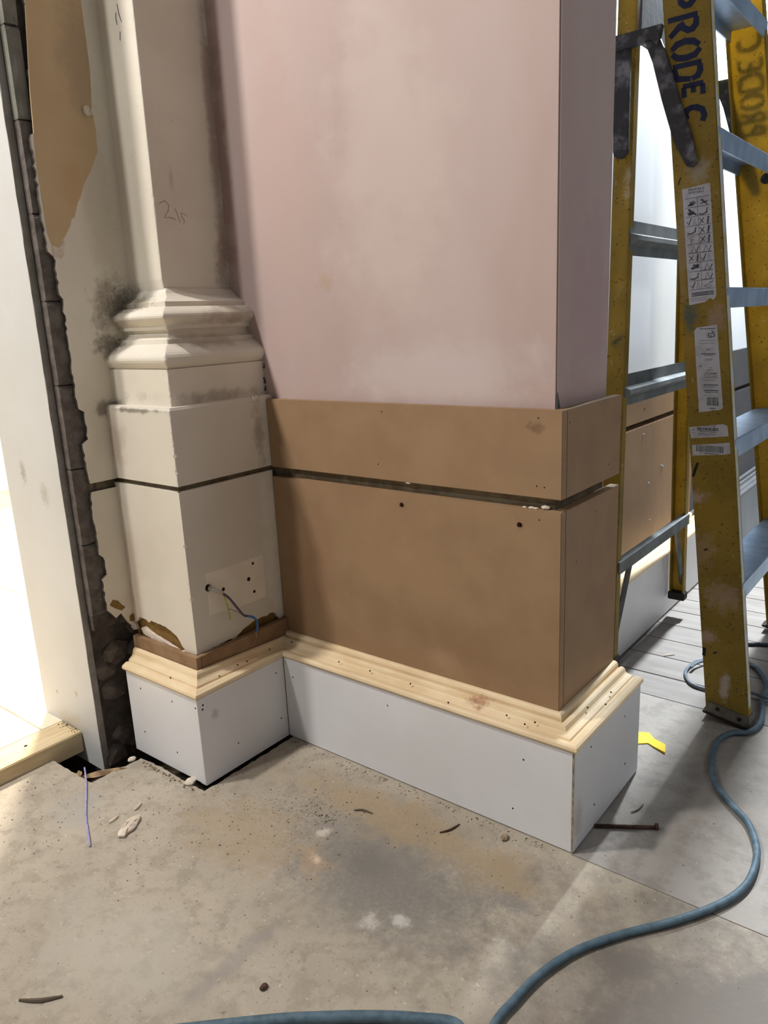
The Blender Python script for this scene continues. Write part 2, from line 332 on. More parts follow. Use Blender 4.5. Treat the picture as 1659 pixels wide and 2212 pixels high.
# ------------------------------------------------------------------ walls
wb = thing('wall_back', (0.2, 0.18, 0), 'pier of freshly skimmed pink plaster above the fibreboard panels', 'wall', kind='structure')
MB().box(-0.17, 0.629, 0.077, 0.285, 0.76, 2.75).build('plaster_face', 'pink', wb, bevel=0.003)
MB().box(-0.06, 0.6285, 0.076, 0.277, -0.02, 0.76).build('timber_core', 'groove', wb)
MB().loft([[(0.628, 0.0760, 0.768), (0.628, 0.088, 0.7752), (0.6302, 0.088, 0.7752), (0.6302, 0.0755, 0.7752)], [(0.629, 0.0772, 0.802), (0.629, 0.0782, 0.802), (0.6300, 0.0782, 0.802), (0.6300, 0.0765, 0.802)]]).build('lifted_corner_tape', 'greypaint', wb)

wl = thing('wall_left', (-0.3, 0.0, 0), 'old cream plaster wall with a raw masonry edge beside the white jamb', 'wall', kind='structure')
MB().box(-0.53, -0.2835, -0.2845, 1.2, 0.30, 2.75).box(-0.53, -0.306, -0.2845, 1.2, -0.09, 0.30).build('masonry_core', 'mortar', wl)
# plaster skin with a broken left edge
ed = [(-0.257 + R(-.0022, .0022), 0.31 + k * 0.008) for k in range(0, 306)]
ed = [(a - (0.004 if 1.0 < z < 1.08 else 0) - (0.016 if 1.08 < z < 1.30 else 0) + (0.010 if z > 1.41 else 0) + (0.012 if abs(z - 0.745) < 0.03 else 0) + (0.010 if abs(z - 0.44) < 0.025 else 0), z) for a, z in ed]
bot = [(-0.085, 0.30), (-0.15, 0.30), (-0.185, 0.318), (-0.20, 0.285), (-0.212, 0.300), (-0.225, 0.325), (-0.238, 0.318), (-0.25, 0.335)]
poly = bot + [e for e in ed if e[1] > 0.34] + [(-0.085, 2.75)]
def slab(z0, z1):
    pp = [p for p in poly if z0 <= p[1] <= z1]
    return pp
pl_lo = bot + [e for e in ed if 0.34 < e[1] < 0.606] + [(-0.254, 0.607), (-0.085, 0.607)]
pl_hi = [(-0.085, 0.625), (-0.254, 0.625)] + [e for e in ed if e[1] > 0.63] + [(-0.085, 2.75)]
for pp in (pl_lo, pl_hi):
    MB().prism(pp, lambda a, z: (-0.2800, a, z), lambda a, z: (XL, a, z)).build('plaster_skin', 'cream', wl)
    o_ = COL.objects[-1]; o_.data.materials.append(mat['mortar'])
    for f_ in o_.data.polygons:
        if abs(f_.normal.x) < .5: f_.material_index = 1
MB().prism([(-0.085, 0.600), (-0.253, 0.600), (-0.253, 0.630), (-0.085, 0.630)], lambda a, z: (-0.2795, a, z), lambda a, z: (XL - 0.010, a, z)).build('groove_back', 'groove', wl)
buff = [(-0.246, 2.7), (-0.246, 1.521), (-0.262, 1.365), (-0.270, 1.238), (-0.268, 1.119), (-0.262, 1.098), (-0.250, 1.094), (-0.232, 1.117), (-0.219, 1.135), (-0.213, 1.150), (-0.207, 1.152), (-0.196, 1.180), (-0.188, 1.192), (-0.177, 1.216), (-0.158, 1.243),
        (-0.138, 1.279), (-0.135, 1.32), (-0.138, 1.359), (-0.131, 1.43), (-0.132, 1.55), (-0.132, 2.7)]
MB().prism(buff, lambda a, z: (XL - 0.002, a, z), lambda a, z: (XL + 0.0007, a, z)).build('peeled_patch', 'buff', wl)
MB().prism([(-0.262, 1.098), (-0.250, 1.094), (-0.236, 1.108), (-0.235, 1.09), (-0.246, 1.074), (-0.262, 1.078)], lambda a, z: (XL - 0.002, a, z), lambda a, z: (XL + 0.0012, a, z)).build('peeling_flake', 'chalk', wl)
for (a, z, r) in ((-0.150, 1.353, .010), (-0.137, 1.352, .008)):
    MB().disc((XL, a, z), (1, 0.2, .3), r, 0.004, 7).build('blown_plaster', 'cream', wl)
for pp_ in ([(-.249, .352), (-.240, .362), (-.228, .356), (-.220, .344), (-.212, .336), (-.222, .331), (-.236, .340)], [(-.205, .312), (-.197, .316), (-.190, .306), (-.196, .296), (-.206, .300)]):
    MB().prism(pp_, lambda a, z: (XL - 0.002, a, z), lambda a, z: (XL + 0.0006, a, z)).build('plaster_loss', 'gypsum', wl)
# exposed bricks of the raw edge
z = 0.335
while z < 2.7:
    h = R(0.150, 0.172); y1 = -0.235 if z < 1.28 else -0.267
    xo = R(-0.2785, -0.276)
    m = 'brick' if z < 1.28 else 'cement'
    rings = []
    for zz in [z, z + 0.006, z + h * .3, z + h * .5, z + h * .75, z + h - 0.006, z + h]:
        e = 0.0015 if zz in (z, z + h) else 0
        rings.append([(-0.30, -0.2850, zz), (xo - e - .002, -0.2848, zz), (xo - e + R(-.002, .002), -0.275, zz), (xo - e + R(-.002, .002), -0.260, zz), (xo - e, y1, zz), (-0.30, y1, zz)])
    MB().loft(rings).build('brick', m, wl)
    z += h + 0.003
# rough rubble at the foot of the wall
for i in range(26):
    cy = R(-0.272, -0.105); cz = R(-0.06, 0.335); r = R(0.022, 0.040); cx = -0.306 + R(-.006, .003)
    bm = bmesh.new(); bmesh.ops.create_icosphere(bm, subdivisions=1, radius=1.0)
    mb = MB()
    vv = [(cx + v.co.x * r * 0.55 * R(.8, 1.15), cy + v.co.y * r * R(.8, 1.2), cz + v.co.z * r * 0.8 * R(.8, 1.2)) for v in bm.verts]
    mb.v = vv; mb.f = [[v.index for v in f.verts] for f in bm.faces]; bm.free()
    mb.build('stone', 'stone', wl)

# doorway: jamb board and the bright room beyond
dr = thing('door_1', (-0.39, -0.311, 0), 'white painted jamb board of the open doorway, scuffed', 'doorway', kind='structure')
MB().box(-0.538, -0.3005, -0.300, -0.286, -0.045, 2.75).build('jamb_board', 'jamb', dr, bevel=0.0015)
pp = [(-0.3000, -0.045)] + [(-0.3003 + R(-.0012, .0010), 0.02 + 0.03 * k) for k in range(91)] + [(-0.286, 2.73), (-0.286, -0.045)]
MB().prism(pp, lambda a, z: (-0.3010, a, z), lambda a, z: (-0.2995, a, z)).build('board_edge', 'board_edge', dr)
wf = MB().box(-3.45, -3.4, -2.6, 1.5, 0, 2.75).build('wall_far', 'whitewall'); tag(wf, 'bright white wall seen through the doorway', 'wall', kind='structure')

# the long white wall behind the ladder
wr = thing('wall_right', (0.35, 2.2, 0), 'brightly lit white wall behind the yellow stepladder', 'wall', kind='structure')
MB().box(0.28, 0.405, 0.286, 1.5602, 0.692, 2.75).build('wall_face', 'whitewall', wr)
MB().box(0.28, 0.405, 1.5604, 4.2, 0.760, 2.75).build('wall_face', 'whitewall', wr)
MB().box(0.28, 0.396, 0.286, 4.2, -0.02, 0.76).build('wall_core', 'groove', wr)

# ------------------------------------------------------------------ pilaster
pil = thing('pilaster', (-0.16, -0.06, 0), 'old cream painted pilaster with moulded base in the corner', 'pilaster')
def ring(t, tf, z, j=0.0, xl=-0.275, yb=0.086):
    c = 0.0012 + (abs(random.gauss(0, .0016)) if j else 0)
    xr = -t; yf = -P + tf
    return [(xl, yf, z), (xr - c, yf, z), (xr - c * .3, yf + c * .3, z), (xr, yf + c, z), (xr, yb, z), (xl, yb, z)]
# lower pedestal: backing and a plaster skin with a ragged bottom edge
bk = MB().loft([ring(.0585, .0585, .10), ring(.0585, .0585, .612)]).build('pedestal_backing', 'gypsum', pil)
cut(bk, [((-.0585, -.147, .402), (1, 0, 0), .0085, .05)])
def ragged(pts, amp=.0016):
    out = []
    for i in range(len(pts) - 1):
        a, b = pts[i], pts[i + 1]; n = max(1, int(math.hypot(b[0] - a[0], b[1] - a[1]) / .007))
        for k in range(n):
            t = k / n; out.append((a[0] + (b[0] - a[0]) * t + (R(-amp, amp) if k else 0), a[1] + (b[1] - a[1]) * t + (R(-amp, amp) if k else 0)))
    return out + [pts[-1]]
fb = ragged([(-0.275, .285), (-0.262, .296), (-0.246, .311), (-0.226, .310), (-0.213, .304), (-0.202, .312), (-0.180, .309), (-0.161, .308), (-0.135, .303), (-0.114, .294), (-0.098, .274), (-0.080, .266), (-0.066, .262), (-0.0505, .268)])
sk = MB().prism([(-0.275, .6165)] + fb + [(-0.0502, .6165)], lambda x, z: (x, -P + .058, z), lambda x, z: (x, -P + .050, z)).build('plaster_skin', 'pedestal', pil)
sb = ragged([(-P + .0505, .268), (-0.177, .262), (-0.150, .268), (-0.137, .2665), (-0.112, .270), (-0.088, .266), (-0.080, .272), (-0.059, .281), (-0.031, .288), (0.0, .287), (.022, .289), (.033, .284), (.045, .266), (.060, .268)])
sk2 = MB().prism([(-P + .0502, .6165)] + sb + [(.060, .6165)], lambda a, z: (-.058, a, z), lambda a, z: (-.050, a, z)).build('plaster_skin', 'pedestal', pil)
cut(sk2, [((-.050 , -0.147 , .402), (1, 0, 0), 0.0085, .012)]); 
MB().loft([ring(.060, .060, .612), ring(.060, .060, .632)]).build('shadow_groove', 'groove', pil)
MB().loft([ring(.050, .050, z, 1) for z in [.6275 + .0050 * k for k in range(31)]] + [ring(.053, .053, .783)]).build('pedestal_block', 'pedestal', pil)
MB().loft([ring(.060, .060, .7815)] + [ring(.070, .070, z, 1) for z in [.783 + .006 * k for k in range(13)]]).build('pedestal_band', 'cream', pil)
# base mouldings: lower torus, scotia, upper torus, apophyge
def arc(z0, z1, t0, t1, bulge, n=7):
    return [(t0 + (t1 - t0) * k / n - bulge * math.sin(math.pi * k / n), z0 + (z1 - z0) * k / n) for k in range(n + 1)]
pr = [(.078, .853)] + arc(.854, .902, .076, .090, .020, 10) + [(.094, .903), (.096, .912)] + [(.104, .914), (.112, .919), (.114, .925), (.111, .930)] + [(.104, .931), (.1035, .9385)] + arc(.939, .975, .103, .108, .020, 10) + [(.115, .975), (.116, .985)] + [(.119, .9865), (.126, .990), (.136, .996), (.144, 1.002), (.152, 1.012)]
MB().loft([ring(t, t - (.004 if t > .14 else 0), z, 1) for t, z in pr]).build('base_moulding', 'cream', pil)
sh = [(.158, .150, .985), (.156, .1465, 1.010)] + [(.155, .1435 + .004 * (z - 1.02) / .55, z) for z in [1.03 + .012 * k for k in range(145)]]
MB().loft([ring(a, b, z, 1) for a, b, z in sh]).build('shaft', 'cream', pil)
# square unpainted patch where a socket was, with its fixing holes
MB().prism([(-.1515, .4335), (-.1515, .4095), (-.1465, .4110), (-.1405, .4075), (-.1385, .402), (-.1405, .3965), (-.1465, .3930), (-.1515, .3945), (-.1515, .3415), (-.110, .3395), (-.108, .333), (-.070, .3285), (-.066, .3330), (.009, .3325), (.010, .4325)],
           lambda a, z: (-.0502, a, z), lambda a, z: (-.0497, a, z)).build('socket_patch', 'patch', pil)   # notched round the cable hole
for a, z, r in ((-.037, .388, .0048), (-.021, .420, .0032), (-.024, .355, .0036), (-.109, .387, .0042)):
    MB().disc((-.0497, a, z), (1, 0, 0), r, .0004, 9).build('screw_hole', 'hole', pil)
g = MB(); px = lambda a, b, h: (-.1548 + h, a, b)
for st in ([(-0.088, 1.174), (-0.073, 1.181), (-0.064, 1.174), (-0.066, 1.163), (-0.078, 1.149), (-0.062, 1.150), (-0.050, 1.147)], [(-0.050, 1.168), (-0.045, 1.158), (-0.040, 1.142)], [(-0.022, 1.157), (-0.036, 1.161), (-0.034, 1.152), (-0.029, 1.147), (-0.031, 1.139)]):
    g.ribbon(st, .0011, px, .0003)
g.build('pencil_mark', 'pencil', pil)
g = MB(); pf = lambda a, b, h: (a, -P + .1435 + .004 * (b - 1.02) / .55 - .0004 - h, b)
for st in ([(-0.210, 1.522), (-0.212, 1.512), (-0.210, 1.502)], [(-0.203, 1.535), (-0.201, 1.518), (-0.195, 1.503)], [(-0.203, 1.488), (-0.206, 1.474)]): g.ribbon(st, .0014, pf, .0003)
g.build('ink_tick', 'inkdark', pil)
# crusts of loose plaster
def crust(pts, y0, m='chalk', name='plaster_crust'):
    MB().prism(ragged(pts + [pts[0]], .0012)[:-1], lambda x, z: (x, y0 + .004, z), lambda x, z: (x, y0 - .003, z)).build(name, m, pil)
crust([(-.247, .283), (-.235, .289), (-.222, .284), (-.20, .277), (-.17, .272), (-.145, .267), (-.118, .262), (-.112, .255), (-.15, .255), (-.20, .264), (-.24, .272)], -P + .053)
crust([(-.108, .262), (-.095, .268), (-.080, .266), (-.068, .258), (-.075, .250), (-.10, .250)], -P + .047)
crust([(-.278, .300), (-.262, .290), (-.258, .279), (-.272, .274), (-.282, .280)], -P + .050)
for z_ in (.425, .505, .39, .69, .655, .735):
    MB().disc((-.0512, -P + .0512, z_), (1, -1, .2), R(.0025, .0045), .0006, 5).build('paint_chip', 'chalk', pil)
for a, z, r in ((.022, .778, .006), (.030, .781, .004), (.012, .776, .003)):
    MB().disc((-.052, a, z), (1, 0, .4), r, .004, 7).build('plaster_crust', 'chalk', pil)
for k in range(12):
    MB().disc((-.068 + R(-.003, .003), .0765, .79 + R(0, .062)), (1, -1, 0), R(.0008, .0028), .002, 5).build('plaster_crust', 'mortar', pil)

# ------------------------------------------------------------------ baseboards with cap mouldings
PROF = [(.012, .1990), (.000, .2005), (-.0042, .2030), (-.0058, .2070), (-.0042, .2115), (.0000, .2137), (.0060, .2137), (.0110, .2125), (.0135, .2090), (.0158, .2090), (.0178, .2125), (.0230, .2137), (.0280, .2145), (.0310, .2165),
        (.0325, .2205), (.0342, .2240), (.0376, .2260), (.0420, .2258), (.0446, .2236), (.0456, .2210), (.0472, .2222), (.0476, .2285), (.0496, .2328), (.0530, .2350), (.0590, .2352), (.0590, .1990)]
DP = lambda d: d if d < 0 else d * .047 / .059     # the pilaster run is a little slimmer
def cap(parent, A, B):
    mb = MB().loft([[A(d, z) for d, z in PROF], [B(d, z) for d, z in PROF]])
    o = mb.build('cap_moulding', 'pine', parent); o['label'] = 'bare pine cap moulding'
    return o
def nails(parent, pts, n, r=.0019):
    for p in pts: MB().disc(p, n, r * R(.8, 1.2), .0004, 8).build('nail_head', 'hole', parent)

def base(name, label, at): return thing(name, at, label, 'skirting board', kind='structure')
b1 = base('baseboard_left', 'white primed plinth board across the front of the pilaster, pine cap moulding', (-.125, -P, 0))
MB().box(-Q, -.0004, -P, -P + .018, .004, HP).build('plinth_board', 'primed', b1, bevel=.0008)
cap(b1, lambda d, z: (-Q - .004, -P + DP(d), z + max(0, d) * .40), lambda d, z: (-DP(d), -P + DP(d), z + max(0, d) * .40))
MB().box(-Q - .012, -.0365, -P + .0365, -P + .049, 0.20, .2675).build('packing_strip', 'mdf_strip', b1, bevel=.0006)
nails(b1, [(-.199, -P, .170), (-.205, -P, .062), (-.086, -P, .172), (-.09, -P, .050), (-.007, -P, .180)], (0, -1, 0))
b2 = base('baseboard_side', 'white primed plinth board on the shaded side of the pilaster, pine cap moulding', (0, -.12, 0))
MB().box(-.018, 0, -P + .0004, -.0004, .002, HP).build('plinth_board', 'primed', b2, bevel=.0008)
cap(b2, lambda d, z: (-DP(d), -P + DP(d), z + max(0, d) * .40), lambda d, z: (-DP(d), d, z + max(0, d) * .08))
MB().box(-.049, -.0365, -P + .0495, .0575, 0.20, .2675).build('packing_strip', 'mdf_strip', b2, bevel=.0006)
nails(b2, [(0, -.230, .183), (0, -.232, .174), (0, -.15, .056), (0, -.026, .170), (0, -.021, .055)], (1, 0, 0))
b3 = base('baseboard_front', 'long white primed plinth board under the pink wall, pine cap moulding with a knot', (.35, 0, 0))
MB().box(.0002, L - .0035, 0, .018, .002, HP).build('plinth_board', 'primed', b3, bevel=.0008)
MB().box(L - .0036, L - .0012, .0006, .018, .002, HP - .001).build('filled_edge', 'edgefill', b3)
cap(b3, lambda d, z: (-DP(d), d, z), lambda d, z: (L - d, d, z))
nails(b3, [(.027, 0, .156), (.609, 0, .154), (.587, 0, .045), (.30, 0, .168)], (0, -1, 0))
b4 = base('baseboard_right', 'short white primed plinth board on the return, cool light, pine cap moulding', (L, .15, 0))
MB().box(L - .018, L, .0012, W, .003, HP).build('plinth_board', 'primed', b4, bevel=.0008)
cap(b4, lambda d, z: (L - d, d, z), lambda d, z: (L - d, W, z))
nails(b4, [(L, .228, .164), (L, .068, .179), (L, .238, .055), (L, .088, .050)], (1, 0, 0))
for a, d_ in ((.16, .012), (.205, .02), (.12, .03)):
    MB().disc((L - d_, a, .2130 + d_ * .35), (1, 0, 1.5), .0018, .0004, 7).build('nail_head', 'hole', b4)
for x, d_ in ((.155, .018), (.345, .020), (.445, .006), (.565, .018), (.605, .012), (.62, .022), (.24, .02), (-.0, .03)):
    MB().disc((x, d_, .2135 + d_ * .38), (0, -1, 1.5), .0017, .0004, 7).build('nail_head', 'hole', b3)
for a, d_ in ((-.02, .02), (-.09, .018), (-.115, .02), (-.17, .015), (-.2, .022)):
    MB().disc((-d_, a, .2135 + d_ * .38), (1, 0, 1.5), .0016, .0004, 7).build('nail_head', 'hole', b2)
for x, d_ in ((-.19, .02), (-.15, .022), (-.06, .016), (-.10, .012), (-.03, .02)):
    MB().disc((x, -P + d_, .2135 + d_ * .38), (0, -1, 1.5), .0016, .0004, 7).build('nail_head', 'hole', b1)
b5 = base('baseboard_back', 'white primed plinth board along the far wall behind the ladder', (XB, 1.0, 0))
MB().box(XB - .018, XB, .312, 1.56, .004, HP).build('plinth_board', 'primed', b5, bevel=.0008)
mo = MB().loft([[(XB - d, yy, z) for d, z in PROF] for yy in (.312, 1.56)]).build('cap_moulding', 'pine', b5); mo['label'] = 'bare pine cap moulding'
b6 = base('baseboard_far', 'blue grey primed plinth board at the far end of the long wall', (XB, 2.5, 0))
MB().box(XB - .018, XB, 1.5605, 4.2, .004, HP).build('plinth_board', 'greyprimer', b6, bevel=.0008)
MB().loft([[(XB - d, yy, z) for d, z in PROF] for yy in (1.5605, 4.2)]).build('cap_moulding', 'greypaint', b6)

# ------------------------------------------------------------------ fibreboard cladding panels
def panel(label, box, holes=(), m='mdf', axis='y', bev=.0009):
    x0, x1, y0, y1, z0, z1 = box
    mb = MB().box(x0, x1, y0, y1, z0, z1)
    o = mb.build('cladding_panel', m, bevel=bev, base=((x0 + x1) / 2, (y0 + y1) / 2, z0))
    tag(o, label, 'panel', 'fibreboard cladding panels')
    return o
p_lo = panel('tall brown fibreboard panel below the groove, two screw holes, facing the camera', (-.0495, L - DM, DM, DM + .018, .200, Z2))
for c in ((.312, .578), (.570, .572)):
    cut(p_lo, [((c[0] - 0, DM - 0, c[1]), (0, -1, 0), .0055, .014)])
    h = MB(); rr = .0075
    for k in range(14):
        a0, a1 = 2 * math.pi * k / 14, 2 * math.pi * (k + 1) / 14
        q = [(c[0] + r * math.cos(a), c[1] + r * math.sin(a)) for r, a in ((.0054, a0), (rr, a0), (rr, a1), (.0054, a1))]
        h.loft([[(x, DM - .0002, z) for x, z in q], [(x, DM + .001, z) for x, z in q]])
    h.build('countersink_rim', 'mdf_edge', p_lo)
def pins(o, pts, n, r=.0014):
    for p in pts: MB().disc(p, n, r, .0003, 7).build('pin_hole', 'hole', o)
pins(p_lo, [(.608, DM, .586)], (0, -1, 0))
p_up = panel('low brown fibreboard panel above the groove, facing the camera', (-.0495, L - DM, DM, DM + .018, Z3, Z4))
pins(p_up, [(.273, DM, .759), (.258, DM, .655), (.605, DM, .761), (.603, DM, .645), (.617, DM, .644)], (0, -1, 0))
p_rl = panel('narrow shaded fibreboard panel on the return, below the groove', (L - DM - .018, L - DM, DM + .0184, W, .200, Z2))
pins(p_rl, [(L - DM, .20, .575), (L - DM, .12, .5)], (1, 0, 0))
p_ru = panel('narrow shaded fibreboard panel on the return, above the groove', (L - DM - .018, L - DM, DM + .0184, W, Z3, Z4))
pins(p_ru, [(L - DM, .085, .752), (L - DM, .255, .652)], (1, 0, 0))
XM = XB - DM
panel('shaded brown fibreboard panel behind the ladder, below the groove', (XM - .018, XM, 0.312, 1.56, .200, .601))
p_bu = panel('shaded brown fibreboard strip behind the ladder, above the groove', (XM - .018, XM, 0.312, 1.56, .615, .6915))
pb = [o for o in COL.objects if o.name.startswith('cladding_panel')][-2]
for yy, zz in ((1.08, .575), (1.14, .42), (1.245, .455), (1.26, .45), (1.16, .30)):
    MB().disc((XM, yy, zz), (1, 0, 0), .003, .002, 8).build('screw_head', 'alu', pb)
MB().disc((XM, 1.08, .65), (1, 0, 0), .003, .0004, 7).build('pin_hole', 'hole', p_bu)
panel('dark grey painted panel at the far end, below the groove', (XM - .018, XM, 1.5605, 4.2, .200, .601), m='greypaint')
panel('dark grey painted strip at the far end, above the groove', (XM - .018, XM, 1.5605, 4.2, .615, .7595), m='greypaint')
# blobs of filler in the groove at the outer corner
for x, yy, zz, r in ((.590, .066, .6045, .005), (.600, .064, .6045, .004), (.575, .066, .6045, .004), (.617, .070, .606, .006), (.338, .0590, .6235, .005)):
    pass
fc = MB()
for x, yy, zz, r in ((.590, .064, .6045, .005), (.600, .063, .6045, .004), (.577, .064, .6040, .004), (.615, .068, .607, .008), (.330, .0600, .6235, .004), (.325, .0600, .6235, .003)):
    b = bmesh.new(); bmesh.ops.create_icosphere(b, subdivisions=1, radius=1); n = len(fc.v)
    fc.v += [(x + v.co.x * r * R(.8, 1.6), yy + v.co.y * r * .7, zz + v.co.z * r * .5) for v in b.verts]; fc.f += [[n + v.index for v in f.verts] for f in b.faces]; b.free()
o = fc.build('filler_crumbs', 'chalk', p_lo); o['kind'] = 'stuff'

# ------------------------------------------------------------------ timber threshold
tt = thing('timber_threshold', (-.396, -.9, 0), 'pale sawn timber laid across the doorway sill', 'timber')
MB().box(-.462, -.376, -2.6, -.3015, -.016, .035).build('plank', 'timber', tt, bevel=.002)
MB().disc((-.425, -.41, .035), (0, 0, 1), .004, .0004, 8).build('screw_hole', 'hole', tt)

# ------------------------------------------------------------------ stepladder
SL = thing('stepladder', (.75, .92, 0), 'paint spattered yellow fibreglass stepladder with aluminium treads leaning against the wall', 'ladder')
SW, FL, TH = .092, .030, .0042
x0f = lambda z: .757 - .125 * (z - .037)
yn = lambda z: .600 + .04 * z
yf = lambda z: 1.220 - .04 * z
x0r = lambda z: .4875 - .012 * z
def channel(x0, w, yy, s, z, fl=FL, t=TH):
    x = x0(z); y = yy(z)
    return [(x, y, z), (x + w, y, z), (x + w, y + s * fl, z), (x + w - t, y + s * fl, z), (x + w - t, y + s * t, z), (x + t, y + s * t, z), (x + t, y + s * fl, z), (x, y + s * fl, z)]
def zs(a, b, n): return [a + (b - a) * k / n for k in range(n + 1)]
ns = MB().loft([channel(x0f, SW, yn, 1, z) for z in zs(.012, 2.06, 8)]).build('front_stile', 'yellow', SL, bevel=.0012); ns['label'] = 'near front stile with stencilled lettering and labels'
fs = MB().loft([channel(x0f, SW, yf, -1, z) for z in zs(.012, 2.06, 8)]).build('front_stile', 'yellow', SL, bevel=.0012); fs['label'] = 'far front stile glowing amber with light behind it'
RW = .042
nr = MB().loft([channel(x0r, RW, lambda z: yn(z) + .018, 1, z, .026) for z in zs(.07, 2.04, 6)]).build('rear_stile', 'yellow', SL, bevel=.001)
fr = MB().loft([channel(x0r, RW, lambda z: yf(z) - .03, -1, z, .026) for z in zs(.07, 2.04, 6)]).build('rear_stile', 'yellow', SL, bevel=.001)
for z_ in (0,):
    MB().loft([[(x0f(z) + SW + .0002, yn(z) + .002, z), (x0f(z) + SW + .0009, yn(z) + .002, z), (x0f(z) + SW + .0009, yn(z) + .021, z), (x0f(z) + SW + .0002, yn(z) + .021, z)] for z in zs(.05, 2.04, 10)]).build('worn_edge', 'wear', ns)
# treads
for k, zt in enumerate((.337, .650, .964, 1.280, 1.595, 1.910)):
    xr = x0f(zt) + SW + .003; xb = xr - .088; a, b = yn(zt) + .005, yf(zt) - .005
    sec = [(xr, zt - .042), (xr, zt - .003), (xr - .003, zt), (xb + .003, zt), (xb, zt - .003), (xb, zt - .030), (xb + .004, zt - .030), (xb + .004, zt - .005), (xr - .004, zt - .005), (xr - .004, zt - .042)]
    MB().prism(sec, lambda x, z: (x, a, z), lambda x, z: (x, b, z)).build('tread', 'alu', SL)
# rear bars, ridged aluminium
xbar = x0r(.7) + RW - .006
for zc in (1.083, .744):
    sec = [(xbar, zc + .037), (xbar + .002, zc + .010), (xbar + .020, zc + .004), (xbar + .021, zc - .006), (xbar + .003, zc - .016), (xbar, zc - .037), (xbar - .003, zc - .037), (xbar - .003, zc + .037)]
    MB().prism(sec, lambda x, z: (x, yn(z) + .022, z), lambda x, z: (x, yf(z) - .034, z)).build('rear_bar', 'alu_matt', SL)
zc = .318
MB().prism([(xbar, zc + .016), (xbar + .016, zc + .013), (xbar + .016, zc - .017), (xbar + .013, zc - .017), (xbar + .013, zc + .010), (xbar, zc + .012)], lambda x, z: (x, yn(z) + .022, z), lambda x, z: (x, yf(z) - .034, z)).build('rear_bar', 'alu_matt', SL)
for s, ya, yb in ((1, 1.085, 1.178), (-1, .735, .642)):
    MB().tube([(xbar + .006, ya, zc), (xbar + .002, yb, .11)], .0075, 4).build('diagonal_brace', 'alu_matt', SL)
# wide top bracket of the rear frame
MB().prism([(yn(1.5) + .03, 1.475), (yf(1.5) - .03, 1.475), (yf(1.5) - .03, 1.515), (.99, 1.545), (.90, 1.60), (yn(1.5) + .03, 1.60)], lambda a, z: (xbar - .002, a, z), lambda a, z: (xbar + .003, a, z)).build('gusset_plate', 'alu_matt', SL)
# braces under the lowest tread
for yy in (yn(.3) + .030, yf(.3) - .03):
    MB().box(.800, .803, yy, yy + .018, .06, .300).build('diagonal_brace', 'alu_matt', SL)
# spreaders
def spreader(side):
    s = -1 if side == 'near' else 1
    base_y = yn if side == 'near' else yf
    pt = lambda a, z, h: (a, base_y(z) + s * (.006 + h), z)
    mb = MB()
    def arm(a, b, w):
        A, B = Vector(a), Vector(b); t = (B - A).normalized(); n = Vector((-t.y, t.x)) * w / 2
        pts = [A + n, A - n, B - n]
        for k in range(1, 6):
            an = math.pi * k / 6; pts.append(B - n * math.cos(an) + t * (w / 2) * math.sin(an))
        pts.append(B + n); return [(p.x, p.y) for p in pts]
    for q in (arm((.494, 1.470), (.499, 1.262), .034),):
        o1 = MB().prism(q, lambda a, z: pt(a, z, -.006), lambda a, z: pt(a, z, .004))
        o1.build('spreader_arm', 'black', SL, bevel=.001)
    q = [(.540, 1.466), (.560, 1.42), (.583, 1.345), (.612, 1.262), (.634, 1.222)]
    q2 = [(.662, 1.214), (.650, 1.262), (.618, 1.345), (.590, 1.425), (.570, 1.470)]
    q = q + [(.643, 1.208), (.655, 1.206)] + q2
    MB().prism(q, lambda a, z: pt(a, z, -.004), lambda a, z: pt(a, z, .006)).build('spreader_arm', 'black', SL, bevel=.001)
    MB().prism([(.478, 1.455), (.556, 1.462), (.570, 1.448), (.575, 1.470), (.578, 1.487), (.480, 1.487)], lambda a, z: pt(a, z, -.003), lambda a, z: pt(a, z, .012)).build('spreader_hinge', 'black', SL, bevel=.001)
    MB().disc(pt(.650, 1.224, .005), (0, s, 0), .010, .004, 12).build('pivot_bolt', 'black', SL)
spreader('near'); spreader('far')
MB().disc((x0f(1.235) + .068, yf(1.235) - .004, 1.235), (0, -1, 0), .013, .004, 14).build('pivot_bolt', 'black', SL)
# feet
wl_near = lambda a, z, h: (x0f(z) + a, yn(z) - h, z)
wl_far = lambda a, z, h: (x0f(z) + a, yf(z) + h, z)
ft = MB().prism([(.006, .046), (.094, .031), (.096, .003), (.074, .002), (.000, .018)], lambda a, z: wl_near(a, z, -.034), lambda a, z: wl_near(a, z, .0035)).build('foot', 'shoe', SL, bevel=.001); ft['label'] = 'grey metal foot with two rivets'
MB().prism([(-.007, .020), (.000, .021), (.094, .005), (.092, .0004), (.072, .0006), (.040, .008), (-.006, .017)], lambda a, z: wl_near(a, z, -.036), lambda a, z: wl_near(a, z, .005)).build('foot_pad', 'rubber', SL)
for a, z in ((.027, .033), (.073, .022)): MB().disc(wl_near(a, z, .0035), (0, -1, 0), .005, .002, 10).build('rivet', 'rubber', SL)
MB().prism([(.006, .046), (.094, .031), (.096, .003), (.074, .002), (.000, .018)], lambda a, z: wl_far(a, z, -.034), lambda a, z: wl_far(a, z, .0035)).build('foot', 'shoe', SL, bevel=.001)
MB().prism([(-.012, .022), (.000, .024), (.094, .005), (.092, .0004), (.072, .0006), (.040, .008), (-.010, .018)], lambda a, z: wl_far(a, z, -.036), lambda a, z: wl_far(a, z, .005)).build('foot_pad', 'rubber', SL)
